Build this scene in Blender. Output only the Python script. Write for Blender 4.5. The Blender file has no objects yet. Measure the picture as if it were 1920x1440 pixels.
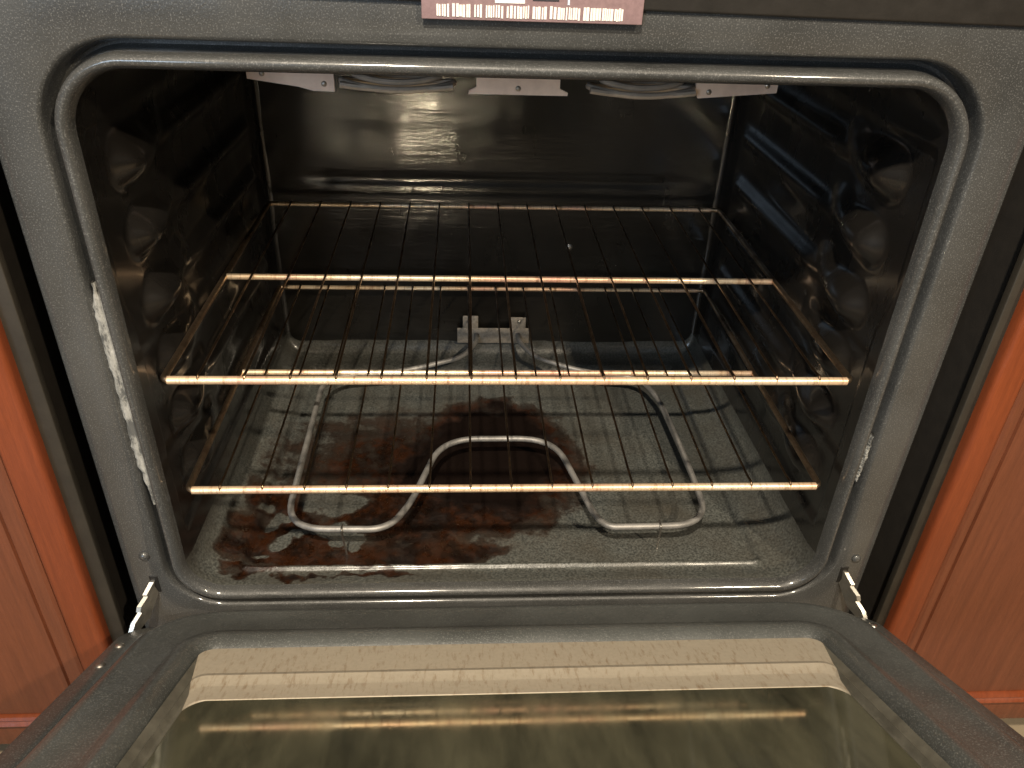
import bpy, math, random
from mathutils import Vector, Matrix, noise
random.seed(7)
C = bpy.context.scene.collection
SC = bpy.context.scene

# ------------------------------------------------------------------ camera
cam_d = bpy.data.cameras.new('camera'); cam = bpy.data.objects.new('camera', cam_d); C.objects.link(cam)
cam_d.sensor_width = 36.0; cam_d.lens = 1491.1087 / 1920 * 36.0
cam_d.clip_start = 0.01; cam_d.clip_end = 50
R = Matrix(((0.9980933667, -0.0013726746, -0.0617069449),
            (-0.0513987148, 0.5350388633, -0.8432624662),
            (0.0341731386, 0.8448263315, 0.5339481867)))
cam.matrix_world = Matrix.Translation((-0.0468040, -0.5838565, 0.6225567)) @ R.to_4x4()
SC.camera = cam

# ------------------------------------------------------------------ world, lamps, exposure
W = bpy.data.worlds.new('World'); SC.world = W; W.use_nodes = True
nt = W.node_tree
bg = nt.nodes['Background']; bg.inputs['Strength'].default_value = 0.13
tc = nt.nodes.new('ShaderNodeTexCoord'); sp = nt.nodes.new('ShaderNodeSeparateXYZ')
cr = nt.nodes.new('ShaderNodeValToRGB')
nt.links.new(tc.outputs['Generated'], sp.inputs[0])
mr = nt.nodes.new('ShaderNodeMapRange'); mr.inputs[1].default_value = -1; mr.inputs[2].default_value = 1
nt.links.new(sp.outputs['Z'], mr.inputs[0]); nt.links.new(mr.outputs[0], cr.inputs[0])
cr.color_ramp.elements[0].position = .35; cr.color_ramp.elements[0].color = (.20, .15, .10, 1)
cr.color_ramp.elements[1].position = .75; cr.color_ramp.elements[1].color = (1.0, .88, .72, 1)
nt.links.new(cr.outputs[0], bg.inputs['Color'])

def area(name, loc, target, size, power, col, sy=None):
    l = bpy.data.lights.new(name, 'AREA'); l.energy = power; l.color = col
    l.shape = 'RECTANGLE'; l.size = size; l.size_y = sy or size
    o = bpy.data.objects.new(name, l); C.objects.link(o); o.location = loc
    o.rotation_euler = (Vector(target) - Vector(loc)).to_track_quat('-Z', 'Y').to_euler()
    return o
area('ceiling_lamp', (-.25, -1.18, 1.86), (-.05, -.1, .1), .07, 57, (1.0, .87, .69), .06)
area('ceiling_lamp', (1.10, -1.75, 1.90), (.1, -.1, .1), .07, 42, (1.0, .84, .63), .06)
area('window_light', (-1.35, -2.4, .95), (.1, 0, .25), .7, 24, (.64, .81, 1.0), .9)

SC.view_settings.view_transform = 'Standard'; SC.view_settings.look = 'None'
SC.view_settings.gamma = 1; SC.view_settings.exposure = 0.0
SC.render.engine = 'CYCLES'
SC.cycles.max_bounces = 10; SC.cycles.glossy_bounces = 6; SC.cycles.use_denoising = True
SC.cycles.sample_clamp_indirect = 20

# ------------------------------------------------------------------ materials
def new_mat(name):
    m = bpy.data.materials.new(name); m.use_nodes = True
    return m, m.node_tree, m.node_tree.nodes['Principled BSDF']
def N(t, typ, **kw):
    n = t.nodes.new(typ)
    for k, v in kw.items():
        if k in n.inputs: n.inputs[k].default_value = v
        else: setattr(n, k, v)
    return n
def objco(t, scale=(1, 1, 1)):
    tc = N(t, 'ShaderNodeTexCoord'); mp = N(t, 'ShaderNodeMapping')
    mp.inputs['Scale'].default_value = scale
    t.links.new(tc.outputs['Object'], mp.inputs[0]); return mp.outputs[0]
def ramp(t, src, stops):
    r = N(t, 'ShaderNodeValToRGB'); t.links.new(src, r.inputs[0])
    e = r.color_ramp.elements
    while len(e) < len(stops): e.new(.5)
    for el, (p, c) in zip(e, stops):
        el.position = p; el.color = (*c, 1) if len(c) == 3 else c
    return r.outputs[0]
def mix(t, fac, a, b, blend='MIX'):
    m = N(t, 'ShaderNodeMix', data_type='RGBA', blend_type=blend)
    for i, s in ((0, fac), (6, a), (7, b)):
        if hasattr(s, 'is_output'): t.links.new(s, m.inputs[i])
        elif i == 0: m.inputs[0].default_value = s
        else: m.inputs[i].default_value = (*s, 1)
    return m.outputs[2]
def bump(t, b, src, strength, dist):
    n = N(t, 'ShaderNodeBump'); n.inputs['Strength'].default_value = strength; n.inputs['Distance'].default_value = dist
    t.links.new(src, n.inputs['Height']); t.links.new(n.outputs[0], b.inputs['Normal']); return n
def noise_tex(t, co, scale, detail=3, rough=.55):
    n = N(t, 'ShaderNodeTexNoise'); n.inputs['Scale'].default_value = scale
    n.inputs['Detail'].default_value = detail; n.inputs['Roughness'].default_value = rough
    t.links.new(co, n.inputs['Vector']); return n.outputs['Fac']

def enamel(name, base, speck, rough, speck_amt=.62, bump_s=.25, smear=.35, ior=1.5, coat=.8, cr_=.12, spec=.5, ripple=0):
    """porcelain enamel: dark ground, pale specks, greasy roughness, orange-peel skin"""
    m, t, b = new_mat(name); co = objco(t)
    fine = noise_tex(t, co, 900, 2)
    s = ramp(t, fine, [(speck_amt, (0, 0, 0)), (speck_amt + .08, (1, 1, 1))])
    big = noise_tex(t, co, 9, 4)
    tone = ramp(t, big, [(.3, tuple(c * .68 for c in base)), (.7, tuple(c * 1.3 for c in base))])
    c = mix(t, s, tone, speck)
    t.links.new(c, b.inputs['Base Color'])
    sm = noise_tex(t, objco(t, (1, 1, .35)), 22, 5)
    r = N(t, 'ShaderNodeMapRange'); r.inputs[1].default_value = .3; r.inputs[2].default_value = .7
    r.inputs[3].default_value = rough * (1 - smear); r.inputs[4].default_value = rough * (1 + smear)
    t.links.new(sm, r.inputs[0]); t.links.new(r.outputs[0], b.inputs['Roughness'])
    b.inputs['IOR'].default_value = ior
    b.inputs['Coat Weight'].default_value = coat; b.inputs['Specular IOR Level'].default_value = spec
    q = N(t, 'ShaderNodeMapRange'); q.inputs[1].default_value = .35; q.inputs[2].default_value = .7
    q.inputs[3].default_value = cr_ * .8; q.inputs[4].default_value = cr_ * 1.9
    t.links.new(noise_tex(t, objco(t, (1, 1, .5)), 14, 6, .65), q.inputs[0]); t.links.new(q.outputs[0], b.inputs['Coat Roughness'])
    if ripple:
        rn = N(t, 'ShaderNodeBump'); rn.inputs['Strength'].default_value = 1; rn.inputs['Distance'].default_value = ripple
        t.links.new(noise_tex(t, objco(t, (.35, 1, 4)), 26, 4, .6), rn.inputs['Height']); t.links.new(rn.outputs[0], b.inputs['Coat Normal'])
    pe = noise_tex(t, co, 420, 3)
    bump(t, b, pe, bump_s, .0006)
    return m

M = {}
M['frame'] = enamel('speckled_frame_enamel', (.047, .048, .047), (.115, .115, .112), .50, .56, .45, coat=1.0, cr_=.085)
M['liner'] = enamel('dark_oven_enamel', (.0105, .0093, .0082), (.018, .017, .016), .30, .70, .05, coat=.8, cr_=.11)
M['back'] = enamel('dark_back_enamel', (.0105, .009, .007), (.018, .016, .013), .36, .68, .10, coat=.52, cr_=.12, spec=.15, ripple=.0006)
M['door'] = enamel('grey_door_enamel', (.058, .062, .060), (.125, .13, .125), .45, .56, .40, coat=.6, cr_=.2)

# floor pan: speckled grey enamel with burnt-on grease (attributes burn / char hold the shape of the spill)
m, t, b = new_mat('burnt_floor_enamel'); co = objco(t)
fine = noise_tex(t, co, 400, 4)
s = ramp(t, fine, [(.36, (.042, .045, .042)), (.68, (.132, .137, .125))])
big = noise_tex(t, co, 11, 5, .6)
base = mix(t, ramp(t, big, [(.40, (0, 0, 0)), (.72, (.7, .7, .7))]), s, (.060, .052, .040))
at = N(t, 'ShaderNodeAttribute', attribute_name='burn'); ac = N(t, 'ShaderNodeAttribute', attribute_name='char')
crust = noise_tex(t, co, 34, 8, .68)
brown = ramp(t, crust, [(.36, (.0045, .0022, .0014)), (.48, (.011, .0042, .0018)), (.57, (.030, .0095, .003)), (.66, (.012, .005, .0024)), (.78, (.045, .026, .013))])
def edge(src, lo, hi, amp):
    ma = N(t, 'ShaderNodeMath', operation='MULTIPLY_ADD'); ma.inputs[1].default_value = amp
    t.links.new(crust, ma.inputs[0]); t.links.new(src, ma.inputs[2])
    return ramp(t, ma.outputs[0], [(lo, (0, 0, 0)), (hi, (1, 1, 1))])
fb = edge(at.outputs['Fac'], .68, 1.0, .75); fc = edge(ac.outputs['Fac'], .64, .84, .45)
wash = edge(at.outputs['Fac'], .58, .82, .60)
base_w = mix(t, mix(t, wash, (0, 0, 0), (.62, .62, .62)), base, (.040, .020, .010))
ma2 = N(t, 'ShaderNodeMath', operation='MULTIPLY_ADD'); ma2.inputs[1].default_value = .75
t.links.new(crust, ma2.inputs[0]); t.links.new(at.outputs['Fac'], ma2.inputs[2])
rim_ = ramp(t, ma2.outputs[0], [(.72, (0, 0, 0)), (.80, (.5, .5, .5)), (.90, (0, 0, 0))])
c1 = mix(t, rim_, mix(t, fb, base_w, brown), (.010, .0045, .002)); c2 = mix(t, fc, c1, (.006, .003, .002))
t.links.new(c2, b.inputs['Base Color'])
rr_ = mix(t, fb, (.34, .34, .34), ramp(t, noise_tex(t, co, 55, 5, .6), [(.35, (.18, .18, .18)), (.65, (.62, .62, .62))])); rr2 = mix(t, fc, rr_, (.75, .75, .75))
t.links.new(rr2, b.inputs['Roughness'])
grit = noise_tex(t, co, 260, 5, .7)
hh = mix(t, fb, mix(t, .15, (.3, .3, .3), fine), mix(t, .35, crust, grit))
bump(t, b, hh, .7, .0035)
cw = mix(t, fb, (.5, .5, .5), (.45, .45, .45)); t.links.new(mix(t, fc, cw, (0, 0, 0)), b.inputs['Coat Weight']); b.inputs['Coat Roughness'].default_value = .16
t.links.new(mix(t, fc, (.5, .5, .5), (.1, .1, .1)), b.inputs['Specular IOR Level'])
M['floor'] = m

def metal(name, col, col2, rough, scale=60, stretch=(1, 1, 1), bs=.15):
    m, t, b = new_mat(name); co = objco(t, stretch)
    n = noise_tex(t, co, scale, 5, .65)
    t.links.new(ramp(t, n, [(.36, col2), (.62, col)]), b.inputs['Base Color'])
    b.inputs['Metallic'].default_value = 1
    r = N(t, 'ShaderNodeMapRange'); r.inputs[1].default_value = .3; r.inputs[2].default_value = .7
    r.inputs[3].default_value = rough * 1.35; r.inputs[4].default_value = rough * .75
    t.links.new(n, r.inputs[0]); t.links.new(r.outputs[0], b.inputs['Roughness'])
    bump(t, b, noise_tex(t, objco(t), 900, 2), bs, .0004)
    return m
M['bar'] = None
M['wire'] = metal('browned_rack_wire', (.32, .22, .135), (.07, .045, .03), .36, 40)
M['element'] = None
M['zinc'] = metal('zinc_hinge', (.86, .83, .77), (.60, .57, .50), .42, 60)
M['rail'] = metal('dulled_rack_rail', (.66, .50, .34), (.22, .15, .10), .36, 30)
M['steel'] = metal('dull_steel', (.55, .52, .47), (.35, .32, .28), .42, 80)

def plain(name, col, rough, var=.25, scale=60, bs=.2, metallic=0, stretch=(1, 1, 1)):
    m, t, b = new_mat(name); co = objco(t, stretch)
    n = noise_tex(t, co, scale, 5, .6)
    t.links.new(ramp(t, n, [(.3, tuple(c * (1 - var) for c in col)), (.7, tuple(min(1, c * (1 + var)) for c in col))]), b.inputs['Base Color'])
    b.inputs['Roughness'].default_value = rough; b.inputs['Metallic'].default_value = metallic
    bump(t, b, noise_tex(t, co, scale * 9, 3), bs, .0006)
    return m
M['shaded_trim'] = plain('shaded_side_trim', (.125, .12, .098), .42, .3, 60, .2, metallic=.3)
M['shield'] = plain('pale_broiler_shield', (.86, .66, .56), .5, .22, 26, metallic=.25)
M['coil'] = plain('pale_broiler_tube', (.50, .43, .36), .5, .2, 60, metallic=.4)
M['bracket'] = plain('dusty_bracket', (.34, .30, .25), .6, .3, 220, metallic=.4)
M['element'] = plain('grey_element_sheath', (.28, .27, .255), .5, .35, 55, .3, metallic=.45)
M['bar'] = plain('heat_tinted_rack_bar', (.74, .50, .27), .34, .22, 22, .1, metallic=.45, stretch=(1, .2, .2))
m, t, b = new_mat('heat_tinted_rack_bar'); co = objco(t, (1, .15, .15))
c = ramp(t, noise_tex(t, co, 7, 4, .6), [(.36, (.85, .46, .34)), (.50, (.92, .68, .44)), (.66, (1.0, .88, .68))])
f = noise_tex(t, co, 160, 4, .7)
t.links.new(mix(t, ramp(t, f, [(.50, (0, 0, 0)), (.68, (.8, .8, .8))]), c, (.36, .17, .09)), b.inputs['Base Color'])
b.inputs['Metallic'].default_value = .55
r = N(t, 'ShaderNodeMapRange'); r.inputs[3].default_value = .22; r.inputs[4].default_value = .5; t.links.new(f, r.inputs[0]); t.links.new(r.outputs[0], b.inputs['Roughness'])
bump(t, b, f, .25, .0006)
M['bar'] = m
M['black'] = plain('black_paint_and_slot_shade', (.010, .009, .008), .5, .2)
M['panel'] = plain('dark_top_panel', (.020, .018, .016), .45, .25)
M['label'] = plain('pinkish_rating_label', (.25, .165, .17), .45, .12, 300)
M['print'] = plain('white_print', (.82, .79, .74), .5, .08, 200)
M['ink'] = plain('dark_print', (.03, .03, .035), .5, .1)
M['pale_blue'] = plain('pale_blue_print', (.55, .64, .74), .5, .1)
M['gasket'] = plain('frayed_white_fibre', (.46, .45, .41), .85, .35, 420, .9, stretch=(1, 1, .35))
m, t, b = new_mat('frayed_white_fibre'); n1 = noise_tex(t, objco(t, (1, 1, .4)), 130, 6, .7)
t.links.new(ramp(t, n1, [(.42, (.10, .10, .095)), (.52, (.30, .295, .27)), (.70, (.46, .45, .42))]), b.inputs['Base Color']); b.inputs['Roughness'].default_value = .9
bump(t, b, n1, .8, .002); M['gasket'] = m
M['strip'] = plain('olive_filler_strip', (.030, .025, .018), .55, .2, 30)
M['carcass'] = plain('dark_cabinet_side', (.02, .016, .012), .7, .2)
M['tile'] = plain('pale_floor_tile', (.30, .24, .16), .5, .2, 12)
M['plaster'] = plain('wall_paint', (.4, .36, .3), .8, .08, 20)

# pale door trim with grease drips running across it
m, t, b = new_mat('greasy_pale_trim')
n1 = noise_tex(t, objco(t, (7, 1.6, 1.6)), 40, 6, .7)
n2 = noise_tex(t, objco(t), 300, 3)
c = mix(t, ramp(t, n1, [(.52, (0, 0, 0)), (.72, (.8, .8, .8))]), (.44, .39, .31), (.22, .145, .08))
t.links.new(mix(t, ramp(t, n2, [(.4, (0, 0, 0)), (.8, (.35, .35, .35))]), c, (.30, .26, .20)), b.inputs['Base Color'])
b.inputs['Metallic'].default_value = .25; b.inputs['Roughness'].default_value = .36
bump(t, b, n2, .2, .0005)
M['trim'] = m
# dark, mirror-like door glass with a greasy olive film
m, t, b = new_mat('greasy_dark_glass')
n1 = noise_tex(t, objco(t, (3, .6, .8)), 9, 6, .65)
t.links.new(ramp(t, n1, [(.32, (.030, .030, .021)), (.68, (.100, .097, .064))]), b.inputs['Base Color'])
r = N(t, 'ShaderNodeMapRange'); r.inputs[1].default_value = .3; r.inputs[2].default_value = .7
r.inputs[3].default_value = .03; r.inputs[4].default_value = .09
t.links.new(n1, r.inputs[0]); t.links.new(r.outputs[0], b.inputs['Roughness'])
b.inputs['IOR'].default_value = 2.7; b.inputs['Specular Tint'].default_value = (1, .95, .78, 1)
M['glass'] = m
# orange-brown stained wood
def wood(name, c1, c2):
    m, t, b = new_mat(name)
    g = noise_tex(t, objco(t, (26, 8, 1.1)), 9, 6, .6)
    f = noise_tex(t, objco(t, (120, 60, 4)), 22, 4, .6)
    c = ramp(t, g, [(.3, c1), (.7, c2)])
    t.links.new(mix(t, ramp(t, f, [(.35, (.38, .38, .38)), (.6, (0, 0, 0))]), c, tuple(x * .7 for x in c1)), b.inputs['Base Color'])
    ws = noise_tex(t, objco(t, (1, 1, .6)), 6, 7, .7)
    rw = N(t, 'ShaderNodeMapRange'); rw.inputs[1].default_value = .35; rw.inputs[2].default_value = .65; rw.inputs[3].default_value = .30; rw.inputs[4].default_value = .62
    t.links.new(ws, rw.inputs[0]); t.links.new(rw.outputs[0], b.inputs['Roughness'])
    bump(t, b, f, .25, .0008)
    return m
M['wood'] = wood('red_brown_stained_wood', (.130, .039, .017), (.190, .058, .025))
M['wood_stile'] = wood('orange_stained_stile', (.175, .038, .011), (.245, .055, .016))

# ------------------------------------------------------------------ mesh helpers
def mesh_obj(name, verts, faces, mat, parent=None, smooth=True, angle=40, loc=None):
    me = bpy.data.meshes.new(name); me.from_pydata([tuple(v) for v in verts], [], faces); me.validate(); me.update()
    if smooth:
        me.shade_smooth(); me.set_sharp_from_angle(angle=math.radians(angle))
    me.materials.append(M[mat])
    o = bpy.data.objects.new(name, me); C.objects.link(o)
    if parent: o.parent = parent
    if loc: o.location = loc
    return o
def thing(name, label, cat, loc=(0, 0, 0), group=None):
    o = bpy.data.objects.new(name, None); C.objects.link(o); o.location = loc; o.empty_display_size = .05
    o['label'] = label; o['category'] = cat
    if group: o['group'] = group
    return o
class MB:
    def __init__(s): s.v = []; s.f = []
    def add(s, v, f):
        k = len(s.v); s.v += [Vector(x) for x in v]; s.f += [tuple(i + k for i in q) for q in f]
    def grid(s, G, flip=False, closed=False):
        k = len(s.v); n = len(G); m = len(G[0])
        for row in G: s.v += [Vector(p) for p in row]
        for i in range(n - 1):
            for j in range(m if closed else m - 1):
                a, b_, c, d = k + i * m + j, k + i * m + (j + 1) % m, k + (i + 1) * m + (j + 1) % m, k + (i + 1) * m + j
                s.f.append((a, d, c, b_) if flip else (a, b_, c, d))
    def cap(s, ring, flip=False):
        k = len(s.v); s.v += [Vector(p) for p in ring]
        q = tuple(range(k, k + len(ring))); s.f.append(q[::-1] if flip else q)
    def box(s, x0, x1, y0, y1, z0, z1, bev=0.0):
        import bmesh
        bm = bmesh.new(); bmesh.ops.create_cube(bm, size=1)
        for v in bm.verts:
            v.co = Vector(((x0 + x1) / 2 + v.co.x * (x1 - x0), (y0 + y1) / 2 + v.co.y * (y1 - y0), (z0 + z1) / 2 + v.co.z * (z1 - z0)))
        if bev: bmesh.ops.bevel(bm, geom=bm.edges[:], offset=bev, segments=3, profile=.5, affect='EDGES')
        bm.verts.index_update(); s.add([v.co.copy() for v in bm.verts], [tuple(v.index for v in f.verts) for f in bm.faces]); bm.free()
    def tube(s, pts, r, n=10, r_fn=None):
        pts = [Vector(p) for p in pts]; G = []; up = None
        for i, p in enumerate(pts):
            a = pts[max(0, i - 1)]; b_ = pts[min(len(pts) - 1, i + 1)]; tt = (b_ - a).normalized()
            if up is None: up = tt.orthogonal().normalized()
            up = (up - tt * up.dot(tt)).normalized(); w = tt.cross(up)
            rad = r_fn(i / (len(pts) - 1)) if r_fn else r
            G.append([p + (up * math.cos(2 * math.pi * k / n) + w * math.sin(2 * math.pi * k / n)) * rad for k in range(n)])
        s.grid(G, closed=True); s.cap(G[0], flip=True); s.cap(G[-1])
    def dome(s, c, axis, r, h, n=14):
        axis = Vector(axis).normalized(); u = axis.orthogonal().normalized(); w = axis.cross(u); c = Vector(c); G = []
        for k in range(6):
            a = k / 5 * math.pi / 2 * .98
            G.append([c + axis * (h * math.sin(a)) + (u * math.cos(2 * math.pi * j / n) + w * math.sin(2 * math.pi * j / n)) * (r * math.cos(a)) for j in range(n)])
        s.grid(G, closed=True); s.cap(G[-1])
    def build(s, name, mat, parent=None, **kw): return mesh_obj(name, s.v, s.f, mat, parent, **kw)
def bx(name, mat, parent, x0, x1, y0, y1, z0, z1, bev=0.0):
    b_ = MB(); b_.box(x0, x1, y0, y1, z0, z1, bev); return b_.build(name, mat, parent)
def fillet(pts, r, n=8):
    """round the corners of a polyline"""
    pts = [Vector(p) for p in pts]; out = [pts[0]]
    for i in range(1, len(pts) - 1):
        a, p, c = pts[i - 1], pts[i], pts[i + 1]; d1 = (a - p); d2 = (c - p)
        rr = min(r, d1.length * .48, d2.length * .48); s_, e_ = p + d1.normalized() * rr, p + d2.normalized() * rr
        for k in range(n + 1):
            u = k / n; out.append(s_ * (1 - u) ** 2 + p * (2 * u * (1 - u)) + e_ * u * u)
    out.append(pts[-1]); return out
def dense(pts, step):
    out = []
    for a, b_ in zip(pts, pts[1:]):
        n = max(1, int((b_ - a).length / step))
        out += [a.lerp(b_, k / n) for k in range(n)]
    return out + [pts[-1]]
def sstep(a, b_, x):
    u = min(1, max(0, (x - a) / (b_ - a))); return u * u * (3 - 2 * u)
def rrect(x0, x1, z0, z1, rt, rb, nc=14, ns=40):
    """closed rounded rectangle, counter-clockwise from the bottom-left arc's end; rt / rb = top / bottom radius"""
    def arc(cx, cz, r, a0):
        return [(cx + r * math.cos(a0 + k / nc * math.pi / 2), cz + r * math.sin(a0 + k / nc * math.pi / 2)) for k in range(nc + 1)]
    A = [arc(x1 - rb, z0 + rb, rb, -math.pi / 2), arc(x1 - rt, z1 - rt, rt, 0), arc(x0 + rt, z1 - rt, rt, math.pi / 2), arc(x0 + rb, z0 + rb, rb, math.pi)]
    out = []
    for k in range(4):
        out += A[k]; a = A[k][-1]; b_ = A[(k + 1) % 4][0]
        out += [(a[0] + (b_[0] - a[0]) * j / ns, a[1] + (b_[1] - a[1]) * j / ns) for j in range(1, ns)]
    return out

# ================================================================== THE SETTING
def structure(o): o['kind'] = 'structure'; return o
structure(bx('floor', 'tile', None, -3, 3, -3, 1.2, -.34, -.30))
structure(bx('wall', 'plaster', None, -3, 3, .66, .76, -.30, 2.3))

# ================================================================== THE OVEN
oven = thing('oven', 'black speckled enamel wall of an open oven with a dirty burnt interior and lowered door', 'oven', (0, 0, -.30))
def P(o): o.location.z += .30; return o          # parts are built in scene coordinates
XL, XR, ZT = -.3228, .3223, .5052

# ---- front frame with its rolled lip and gasket groove
prof = [(-.0006, .0075), (-.0003, .006), (0, .004), (.001, .0005), (.003, -.0028), (.0055, -.0042), (.008, -.0038), (.0098, -.0016), (.0108, .002),
        (.0112, .010), (.0118, .018), (.014, .021), (.0165, .021), (.0184, .017), (.0190, .008), (.0196, .003), (.0210, .0008), (.0230, 0)]
G = []
for o_, y in prof:
    G.append([(x, y, z) for x, z in rrect(XL - o_, XR + o_, .0035 - o_, ZT + o_, .046 + o_, .036 + o_)])
for x0, x1, z0, z1, r, y in ((-.376, .376, -.078, .58, .006, 0), (-.378, .378, -.08, .582, .006, .0015), (-.3787, .3787, -.081, .583, .006, .005), (-.3787, .3787, -.081, .583, .006, .03)):
    G.append([(x, y, z) for x, z in rrect(x0, x1, z0, z1, r, r)])
b = MB(); b.grid(G, closed=True); P(b.build('front_frame', 'frame', oven, angle=50))

# ---- cavity liner: a rounded tube, slightly tapering, with pressed rack guides on the sides
Yb = .482; RB = .028; nY = 150
GUIDES = [.420, .357, .295, .233, .171, .109]
def guide(y, z):
    h = 0.0
    for i, zc in enumerate(GUIDES):
        k = 1.12 if i == 0 else 1.0
        dn = ((y - .080) / (.030 * k if y < .080 else .085)) ** 2 + ((z - zc) / (.0255 * k)) ** 2
        nose = .0185 * k * max(0, 1 - dn) ** 1.8
        dn = ((y - .150) / .030) ** 2 + ((z - zc - .012) / .022) ** 2
        nose += .006 * max(0, 1 - dn) ** 2
        rail = .0085 * sstep(.060, .100, y) * sstep(.455, .42, y) * math.exp(-((z - zc) / .0105) ** 2) * (1 - .5 * math.exp(-((y - .150) / .025) ** 2))
        h += (nose ** 3 + rail ** 3) ** (1 / 3) if nose + rail > 1e-6 else 0
    # shallow pressed panel outline round the guides, its front edge stepping in at mid height
    yf = .018 + .010 * sstep(.33, .29, z)
    e = sstep(yf - .005, yf + .005, y) * sstep(.060, .072, z) * sstep(.462, .446, z)
    return h - .0045 * e
Ys = [.0072 + (Yb - RB - .0072) * i / nY for i in range(nY + 1)] + [.022 + .0008 * k for k in range(36)] + [Yb - RB + RB * math.sin(k / 10 * math.pi / 2) for k in range(1, 11)] + [Yb - .007 + .007 * math.sin(k / 6 * math.pi / 2) for k in range(0, 6)]
Ys = sorted(set(Ys))
def section(y):
    u = (y - .0072) / (Yb - .0072)
    ins = 0.0
    if y > Yb - RB:
        s_ = (y - (Yb - RB)) / RB; ins = RB * (1 - math.sqrt(max(0, 1 - s_ * s_)))
    insx = 0.0
    if y > Yb - .007:
        s_ = (y - (Yb - .007)) / .007; insx = .007 * (1 - math.sqrt(max(0, 1 - s_ * s_)))
    x0 = XL + .0004 + .010 * u + insx; x1 = XR - .0004 - .010 * u - insx
    return x0, x1, .0040 * sstep(.03, .007, y) - .001 + ins, ZT - .0004 + .006 * sstep(.007, .03, y) - ins, max(.004, .0455 - ins * 1.2), max(.004, .036 - ins * .8)
NA = 12
def arc2(cx, cz, r, a0, a1): return [(cx + r * math.cos(a0 + (a1 - a0) * k / NA), cz + r * math.sin(a0 + (a1 - a0) * k / NA)) for k in range(NA + 1)]
gl, gr, gf, gc, rim = [], [], [], [], []
NZ, NX = 170, 220
burn = []; charv = []
def floor_dip(x, y):
    x0, x1, y0, y1, r = -.292, .298, .0405, .452, .03
    cx, cy, hx, hy = (x0 + x1) / 2, (y0 + y1) / 2, (x1 - x0) / 2 - r, (y1 - y0) / 2 - r
    dx, dy = max(abs(x - cx) - hx, 0), max(abs(y - cy) - hy, 0); d = math.hypot(dx, dy) - r
    return -.0085 * sstep(.004, -.004, d) + .0038 * math.exp(-((d - .0062) / .0034) ** 2) * sstep(.12, .08, y)
def blob(x, y, cx, cy, rx, ry): return 1 - math.hypot((x - cx) / rx, (y - cy) / ry)
def seg_d(x, y, pts):
    p = Vector((x, y)); best = 9
    for a, b_ in zip(pts, pts[1:]):
        a = Vector(a); b_ = Vector(b_); ab = b_ - a; u = min(1, max(0, (p - a).dot(ab) / ab.length_squared)); best = min(best, (p - a - ab * u).length)
    return best
def spill(x, y):
    w1 = noise.fractal(Vector((x * 28, y * 28, 1.3)), 1, 2, 4) * .020; w2 = noise.fractal(Vector((x * 28, y * 28, 7.7)), 1, 2, 4) * .020
    X, Y = x + w1, y + w2
    ch = max(blob(X, Y, -.014, .225, .100, .106), blob(X, Y, -.005, .30, .075, .05) * .9, blob(X, Y, .012, .345, .018, .02) * .5, blob(X, Y, -.09, .215, .045, .05) * .6)
    br = max(ch + .20, blob(X, Y, -.070, .17, .12, .085) * 1.05, blob(X, Y, -.15, .235, .11, .075) * .30, blob(X, Y, -.10, .125, .12, .05) * .85, blob(X, Y, -.16, .064, .165, .026) * 2.2, blob(X, Y, -.255, .10, .05, .07) * .9,
             blob(X, Y, -.02, .13, .075, .045) * .6, .55 * blob(X, Y, -.285, .15, .03, .03), blob(X, Y, -.265, .028, .03, .006) * .9, blob(X, Y, -.225, .020, .014, .006) * .9, blob(X, Y, -.14, .026, .05, .004) * .6, blob(X, Y, -.205, .024, .008, .006) * .8)
    # islands where the crust has flaked off
    fl = max(blob(X, Y, -.20, .098, .030, .020), blob(X, Y, -.245, .085, .026, .018), blob(X, Y, -.262, .125, .022, .016), blob(X, Y, -.175, .085, .022, .013), blob(X, Y, -.255, .062, .02, .010), blob(X, Y, -.19, .145, .035, .02) * .7)
    if fl > 0: br -= fl * 1.8
    return min(1, max(0, .42 + br * .9)), min(1, max(0, .40 + ch * 1.0))
for y in Ys:
    x0, x1, z0, z1, rt, rb = section(y)
    La = arc2(x0 + rb, z0 + rb, rb, math.pi, math.pi * 1.5); Ra = arc2(x1 - rb, z0 + rb, rb, -math.pi / 2, 0)
    L = [(x0, z0 + rb + (z1 - rt - z0 - rb) * k / NZ) for k in range(0, NZ)] + arc2(x0 + rt, z1 - rt, rt, math.pi, math.pi / 2)
    Rr = [(x1, z0 + rb + (z1 - rt - z0 - rb) * k / NZ) for k in range(0, NZ)] + arc2(x1 - rt, z1 - rt, rt, 0, math.pi / 2)
    fade = sstep(Yb - .004, Yb - .035, y)
    gl.append([(x + guide(y, z) * fade, y, z) for x, z in L]); gr.append([(x - guide(y, z) * fade, y, z) for x, z in Rr])
    fl = [(x, y, z) for x, z in La[:-1]]
    for k in range(NX + 1):
        x = x0 + rb + (x1 - x0 - 2 * rb) * k / NX
        wob = .0004 * noise.fractal(Vector((x * 30, y * 30, 3)), 1, 2, 3)
        edge_ = sstep(0, 4, min(k, NX - k))
        fl.append((x, y, z0 + (floor_dip(x, y) * fade + wob) * edge_))
    fl += [(x, y, z) for x, z in Ra[1:]]
    for x, yy, z in fl:
        b1, c1 = spill(x, y); lim = 1 - sstep(.004, .02, z) * (1 - fade * 0); burn.append(b1 * lim); charv.append(c1 * lim)
    gf.append(fl)
    gc.append([(x0 + rt + (x1 - x0 - 2 * rt) * k / 40, y, z1) for k in range(41)])
b = MB(); b.grid(gl); P(b.build('side_wall', 'liner', oven, angle=70))
b = MB(); b.grid(gr, flip=True); P(b.build('side_wall', 'liner', oven, angle=70))
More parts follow.
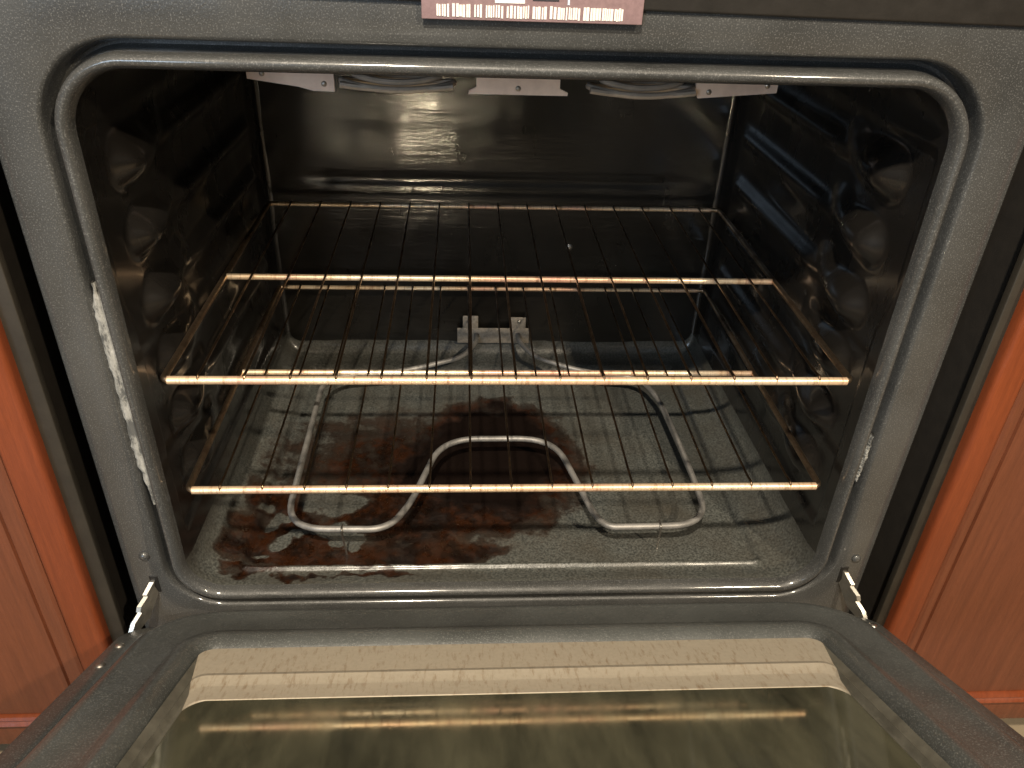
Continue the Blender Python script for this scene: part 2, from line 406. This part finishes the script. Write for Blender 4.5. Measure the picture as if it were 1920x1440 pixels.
b = MB(); b.grid(gf, flip=True); fo = P(b.build('oven_floor', 'floor', oven, angle=70)); fo['label'] = 'grey speckled oven floor with burnt brown and black spill'
for nm, vals in (('burn', burn), ('char', charv)):
    a = fo.data.attributes.new(nm, 'FLOAT', 'POINT'); a.data.foreach_set('value', vals)
b = MB(); b.grid(gc); P(b.build('cavity_ceiling', 'liner', oven, angle=70))
# back wall with a shallow pressed field
x0, x1, z0, z1, rt, rb = section(Yb)
nx, nz = 110, 90; Gb = []
def back_y(x, z):
    e = math.exp(-((z - .276) / .006) ** 2) * sstep(x0 + .03, x0 + .09, x) * sstep(x1 - .03, x1 - .09, x)
    return Yb + .0028 * e + .0006 * noise.fractal(Vector((x * 9, z * 9, 0)), 1, 2, 3)
for i in range(nz + 1):
    z = z0 - .002 + (z1 - z0 + .004) * i / nz; Gb.append([(x0 - .002 + (x1 - x0 + .004) * k / nx, back_y(x0 + (x1 - x0) * k / nx, z), z) for k in range(nx + 1)])
b = MB(); b.grid(Gb, flip=False); bw = P(b.build('back_wall', 'back', oven, angle=70))
for x, z, r in ((.106, .181, .0065), (-.121, .368, .003), (.176, .153, .004)):
    b = MB(); b.dome((x, Yb + .003, z), (0, -1, 0), r, r * .8); o = b.build('screw', 'steel', oven); P(o)

# ---- outer body, top strip, rating label
for s in (-1, 1): P(bx('body_panel', 'black', oven, min(s * .370, s * .3775), max(s * .370, s * .3775), .031, .62, -.28, .58))
tp = P(bx('top_panel', 'panel', oven, -.3795, .3795, -.0035, .03, .5525, .66, .002)); tp.rotation_euler.y = math.radians(.6)
lab = P(bx('rating_label', 'label', oven, -.0745, .0735, -.0062, -.0045, .5435, .592, .0006))
lab['label'] = 'pinkish label with a row of white printed strokes'
b = MB(); x = -.0645; g = 0
groups = [5, 6, 3, 7, 8, 5, 11, 15]
for n_ in groups:
    for k in range(n_):
        w = random.choice((.0009, .0012, .0016)); 
        b.box(x, x + w, -.0067, -.0061, .5452 + random.uniform(0, .0006), .5530 + random.uniform(-.0005, .0005)); x += w + random.choice((.0003, .0005, .0008))
    x += .0016
k_ = (.0625 + .0645) / (x + .0645)
for v in b.v: v.x = -.0645 + (v.x + .0645) * k_
def under(parent, o): o.parent = parent; return o
o = b.build('printed_line', 'print', lab, smooth=False)
o = bx('printed_patch', 'print', lab, -.026, -.0062, -.0066, -.0061, .5545, .572)
o = bx('printed_patch', 'ink', lab, -.001, .0165, -.0066, -.0061, .5565, .574)
o = bx('printed_patch', 'pale_blue', lab, .0222, .0236, -.0066, -.0061, .5545, .572)

# ---- frayed gasket in the groove
def gasket(path, wfn):
    b = MB(); G = []
    n = 90
    for i in range(n + 1):
        u = i / n; k = u * (len(path) - 1); a = int(min(k, len(path) - 2)); p = Vector(path[a]).lerp(Vector(path[a + 1]), k - a)
        w = wfn(u) * (1 + .35 * noise.noise(Vector((u * 30, 0, 0)))) ; j = .0012 * noise.noise(Vector((u * 22, 5, 0)))
        row = []
        for q in range(9):
            th = math.pi * q / 8
            row.append((p.x + j - w * math.cos(th) + .0006 * noise.noise(Vector((u * 90, q, 2))), p.y + .004 - .0072 * math.sin(th) + .0012 * noise.noise(Vector((u * 120, q, 9))), p.z))
        G.append(row)
    b.grid(G); return b
b = gasket([(-.3375, .004, .345), (-.3375, .004, .30), (-.3365, .004, .24), (-.3365, .004, .175), (-.3350, .004, .118)], lambda u: .0014 + .0058 * sstep(0, .18, u) * (1 - .85 * sstep(.75, 1, u)))
P(b.build('gasket', 'gasket', oven))['label'] = 'long frayed white strip of gasket fibre'
b = gasket([(.3375, .004, .195), (.3370, .004, .165), (.3360, .004, .140)], lambda u: .0008 + .0022 * math.sin(u * math.pi))
P(b.build('gasket', 'gasket', oven))['label'] = 'short frayed scrap of gasket fibre'

# ---- screws and hinge arms on the frame
b = MB(); b.dome((-.357, -.0004, .054), (0, -1, 0), .0052, .0042); P(b.build('screw', 'frame', oven))
b = MB(); b.dome((.363, -.0004, .038), (0, -1, 0), .0048, .003); P(b.build('screw', 'frame', oven))
for s in (-1, 1):
    h = bpy.data.objects.new('hinge', None)
    b = MB()
    th = .0042; xa = s * .3545
    outline = [(.006, .020), (-.003, .0205), (-.0125, .0125), (-.0120, .0095), (-.0205, .0045), (-.0225, -.0005), (-.0215, -.0030), (-.0300, -.0085), (-.0345, -.0160),
               (-.0330, -.0215), (-.0260, -.0200), (-.0150, -.0160), (-.0020, .002), (.006, .009)]
    def xs(y): return xa + s * (-.0) + s * .55 * max(0, -y)
    n_ = len(outline)
    va = [(xs(y) - th / 2, y, z) for y, z in outline]; vb = [(xs(y) + th / 2, y, z) for y, z in outline]
    b.add(va + vb, [tuple(range(n_)), tuple(range(2 * n_ - 1, n_ - 1, -1))] + [(i, i + n_, (i + 1) % n_ + n_, (i + 1) % n_) for i in range(n_)])
    hg = P(b.build('hinge', 'zinc', oven, angle=30))
    b2 = MB(); b2.box(xa - .0042, xa + .0042, -.0006, .002, .004, .026, .0004); P(b2.build('hinge_slot_shade', 'black', oven))  # black box set proud of the frame; the hole's darkness is its colour

# ---- broiler: element loops and pale shield tabs under the ceiling
def prism(pts, y0, y1):
    b = MB(); n = len(pts)
    b.add([(x, y0, z) for x, z in pts] + [(x, y1, z) for x, z in pts], [tuple(range(n)), tuple(range(2 * n - 1, n - 1, -1))] + [(i, (i + 1) % n, (i + 1) % n + n, i + n) for i in range(n)])
    return b
def tri_strip(name, pts): P(prism(pts, .198, .201).build(name, 'shield', oven, smooth=False))
tri_strip('broiler_shield', [(-.246, .4605), (-.200, .4545), (-.186, .4510), (-.167, .4505), (-.1665, .459), (-.169, .505), (-.246, .505)])
tri_strip('broiler_shield', [(-.042, .4515), (.052, .4518), (.0525, .4545), (.0445, .458), (.044, .505), (-.034, .505), (-.0345, .458), (-.0415, .4545)])
tri_strip('broiler_shield', [(.178, .4525), (.254, .4590), (.2545, .505), (.1745, .505), (.1745, .460)])
for x, z in ((-.176, .4575), (-.232, .4655), (.005, .4575), (.188, .4585), (.244, .4655)):
    b = MB(); b.dome((x, .1985, z), (0, -1, 0), .0028, .0016); P(b.build('screw', 'steel', oven))
for xa, xb in ((-.160, -.056), (.072, .172)):
    b = MB(); c = (xa + xb) / 2; hw = (xb - xa) / 2
    el = lambda q, ya, yb2, zs: [(c + (hw + q) * math.cos(2 * math.pi * k / 48), .20 + ya * math.sin(2 * math.pi * k / 48), zs + .0025 * math.cos(4 * math.pi * k / 48)) for k in range(49)]
    b.tube(el(0, .014, 0, .4585), .0032, 8); b.tube(el(-.012, .009, 0, .4645), .0030, 8)
    # the sagging front run
    b.tube([(c + hw * u, .188, .4560 + .0035 * u * u) for u in [k / 12 - 1 for k in range(25)]], .0030, 8)
    P(b.build('broiler_element', 'coil', oven))

# ---- bake element on the floor
pts = [(-.0265, .476, .044), (-.0265, .462, .036), (-.045, .424, .032), (-.128, .388, .028), (-.222, .374, .028), (-.240, .350, .028), (-.2375, .064, .028), (-.128, .062, .028), (-.106, .102, .028),
       (-.072, .226, .028), (.068, .226, .028), (.100, .082, .028), (.112, .062, .028), (.227, .064, .028), (.228, .173, .028), (.222, .320, .028), (.205, .374, .028), (.128, .386, .028), (.058, .424, .032), (.038, .462, .036), (.036, .476, .044)]
b = MB(); b.tube(dense(fillet(pts, .046, 9), .006), .0037, 12)
be = P(b.build('bake_element', 'element', oven)); be['label'] = 'pale grey looped bake element'
for x, y in ((-.176, .061), (.170, .062)):
    b = MB(); b.tube(fillet([(x, y + .006, .0315), (x, y - .0045, .0325), (x + .0005, y - .002, .018), (x + .002, y + .003, -.0095)], .004), .0011, 8)
    b.build('support_leg', 'steel', be)
br = MB()
for (xa, xb, za, zb) in ((-.0555, .0535, .0275, .0530), (-.047, -.024, .0525, .0735), (.0235, .0475, .0525, .0715)): br.box(xa, xb, Yb - .010, Yb - .0075, za, zb, .0011)
brk = br.build('mounting_bracket', 'bracket', be); brk.data.name = 'mounting_bracket'
for x in (-.0375, .0375):
    s_ = MB(); s_.dome((x, Yb - .010, .065), (0, -1, 0), .003, .0025); s_.build('screw', 'steel', be)

# ---- the lowered door, tilted 26 degrees up from level
TI = math.radians(26.03); e = Vector((0, -math.cos(TI), math.sin(TI))); nrm = Vector((0, math.sin(TI), math.cos(TI))); o0 = Vector((0, -.030, -.0131))
def D(x, d, off): return o0 + Vector((x, 0, 0)) + e * d + nrm * off
DF = .66
def dring(hw, d0, off, r, rf=.02, d1=None):
    d1 = d1 if d1 is not None else DF - d0 * .5
    return [D(x, d, off) for x, d in [(p[0], p[1]) for p in rrect(-hw, hw, d0, d1, rf, r)]]
b = MB(); G = [dring(hw, d0, off, r, .02, DF - q) for hw, d0, off, r, q in (
    (.372, .004, -.050, .03, .0), (.377, -.003, -.046, .03, -.004), (.3785, -.004, -.010, .03, -.005), (.3780, -.002, -.002, .03, -.004), (.3760, .002, .0005, .03, -.002), (.357, .021, .001, .035, .01), (.3545, .024, -.001, .038, .012), (.3525, .0265, -.005, .040, .014), (.349, .031, -.006, .045, .018), (.3465, .034, -.003, .048, .020),
    (.3445, .036, .0080, .05, .022), (.338, .040, .018, .055, .026), (.330, .0435, .028, .056, .03), (.3255, .046, .0325, .058, .033), (.3225, .0485, .0348, .060, .035), (.319, .052, .0362, .059, .037), (.315, .056, .0358, .058, .04), (.311, .061, .0345, .056, .043),
    (.289, .094, .0345, .035, .07), (.285, .098, .0352, .034, .075), (.281, .103, .0390, .030, .08), (.276, .109, .0400, .026, .084), (.271, .115, .0392, .022, .087), (.2675, .1195, .0362, .018, .09), (.2652, .1228, .0330, .015, .093), (.2640, .1245, .0305, .014, .094))]
b.grid(G, closed=True, flip=False); b.cap(G[0], flip=True)
dr = P(b.build('oven_door', 'door', oven, angle=50)); dr['label'] = 'grey enamel oven door lowered open'
b = MB(); G = [dring(hw, d0, off, r, .02, DF - q) for hw, d0, off, r, q in (
    (.2640, .1235, .0305, .014, .094), (.2632, .1260, .0330, .012, .095), (.2570, .163, .0296, .010, .11), (.2566, .165, .0304, .010, .111), (.2558, .169, .0308, .010, .112), (.2535, .178, .0272, .012, .115), (.2530, .180, .0268, .013, .116), (.2510, .1985, .0262, .014, .12), (.2505, .200, .0245, .014, .121))]
b.grid(G, closed=True); wt = b.build('window_trim', 'trim', dr, angle=25)
wt.data.materials.append(M['shaded_trim'])
for f in wt.data.polygons:                       # shade on the long sides, past the corner arcs, painted as a duller colour
    if 14 <= f.index % len(G[0]) < 162: f.material_index = 1
b = MB(); g = dring(.2515, .197, .0257, .022, .02, DF - .118); b.cap(g); b.build('door_glass', 'glass', dr, smooth=False)
for x, d in ((-.366, .085), (-.366, .045), (.366, .03)):
    b = MB(); c = D(x, d, .0004); b.dome(c, nrm, .0045, .003); b.build('screw', 'steel', dr)

# ================================================================== RACKS
HW = .3055; YF, YM, YR = 0.0, .2135, .4435; RZ = .0038
def make_rack():
    r = thing('oven_rack', '', 'oven rack')
    def t(name, pts, rad, mat, n=12):
        b = MB(); b.tube(dense([Vector(p) for p in pts], .02), rad, n); return b.build(name, mat, r)
    t('front_bar', [(-HW + .004, YF, 0), (HW - .004, YF, 0)], RZ, 'bar')
    t('support_bar', [(-HW, YM, -.0005), (HW, YM, -.0005)], .0034, 'bar')
    t('rear_bar', [(-HW + .004, YR, 0), (HW - .004, YR, 0)], .0029, 'bar')
    for s in (-1, 1):
        b = MB(); b.tube(dense(fillet([(s * (HW - .012), YF + .0005, .0002), (s * HW, YF + .0005, .0002), (s * HW, YR, .0002), (s * (HW - .012), YR, .0002)], .012), .012), .0032, 10); b.build('side_bar', 'rail', r)
    for k in range(-7, 8):
        x = k * .0393; dz = RZ + .0010
        b = MB(); b.tube(dense(fillet([(x, YF - RZ * .6, .0012), (x, YF - .0005, dz + .0006), (x, YF + .012, dz - .0010), (x, YM, dz - .0006), (x, YR - .012, dz - .0012), (x, YR + .001, dz - .0006)], .006, 4), .015), .00118, 8)
        b.build('rack_wire', 'wire', r)
    return r
def copy_tree(o, parent=None):
    c = o.copy(); C.objects.link(c); c.parent = parent
    for ch in list(o.children): copy_tree(ch, c)
    return c
rack = make_rack(); rack.location = (.0001, .0122, .2486); rack['group'] = 'wire racks inside the oven'
rack['label'] = 'upper chrome wire oven rack, heat tinted, spanning the middle of the cavity'
low = copy_tree(rack); low.location = (.0001, .0104, .1272)
low['label'] = 'lower chrome wire oven rack just above the burnt floor and bake element'

# ================================================================== CABINETS
def cabinet(s, label, x_strip, x_edge, x_gap, x_line):
    r = thing('kitchen_cabinet', label, 'cabinet', (s * .6, 0, -.30), 'stained wood cabinets beside the oven')
    def part(name, mat, xa, xb, y0, y1, z0, z1, bev=0.0):
        lo, hi = sorted((s * xa, s * xb)); o = bx(name, mat, r, lo, hi, y0, y1, z0, z1, bev); o.location = (-s * .6, 0, .30); return o
    part('filler_strip', 'strip', x_strip, x_edge + .001, -.012, -.004, -.215, .60, .001)
    part('face_frame', 'wood_stile', x_edge, x_gap - .0012, -.024, .0, -.215, .60, .005)
    part('side_panel', 'carcass', x_edge + .002, x_edge + .016, .001, .62, -.215, .60)
    # cabinet door slab with a routed bead, its lower rail and molding
    b = MB(); lo, hi = x_gap, 1.05
    prof_ = [(lo, .0), (lo, -.012), (lo + .002, -.0155), (lo + .005, -.017), (x_line - .0025, -.017), (x_line - .0012, -.0158), (x_line, -.0185), (x_line + .003, -.0192), (hi, -.0192), (hi, .0)]
    zs = [-.157, .58]
    G = [[(s * x, y - .002, z) for x, y in prof_] for z in zs]
    b.grid(G, flip=(s < 0)); b.cap(G[0]); b.cap(G[1])
    d = b.build('cabinet_door', 'wood', r, angle=25); d.location = (-s * .6, 0, .30)
    b = MB(); pr = [(-.019, -.158), (-.0245, -.1595), (-.0265, -.1625), (-.0245, -.1655), (-.0225, -.1665), (-.0245, -.1680), (-.0270, -.1715), (-.0250, -.1755), (-.020, -.1775), (0, -.1775), (0, -.158)]
    G = [[(s * x, y, z) for y, z in pr] for x in (x_gap, 1.05)]
    b.grid(G, flip=(s < 0), closed=True); b.cap(G[0]); b.cap(G[1])
    o = b.build('molding', 'wood_stile', r, angle=25); o.location = (-s * .6, 0, .30)
    part('bottom_rail', 'wood', x_gap, 1.05, -.019, .0, -.215, -.1785, .002)
    part('base', 'carcass', x_edge + .02, 1.05, .10, .115, -.2999, -.215)
    return r
cabinet(-1, 'red brown stained wood cabinet left of the oven', .3935, .4075, .4425, .4635)
cabinet(1, 'orange brown stained wood cabinet right of the oven', .4035, .4135, .4425, .4565)
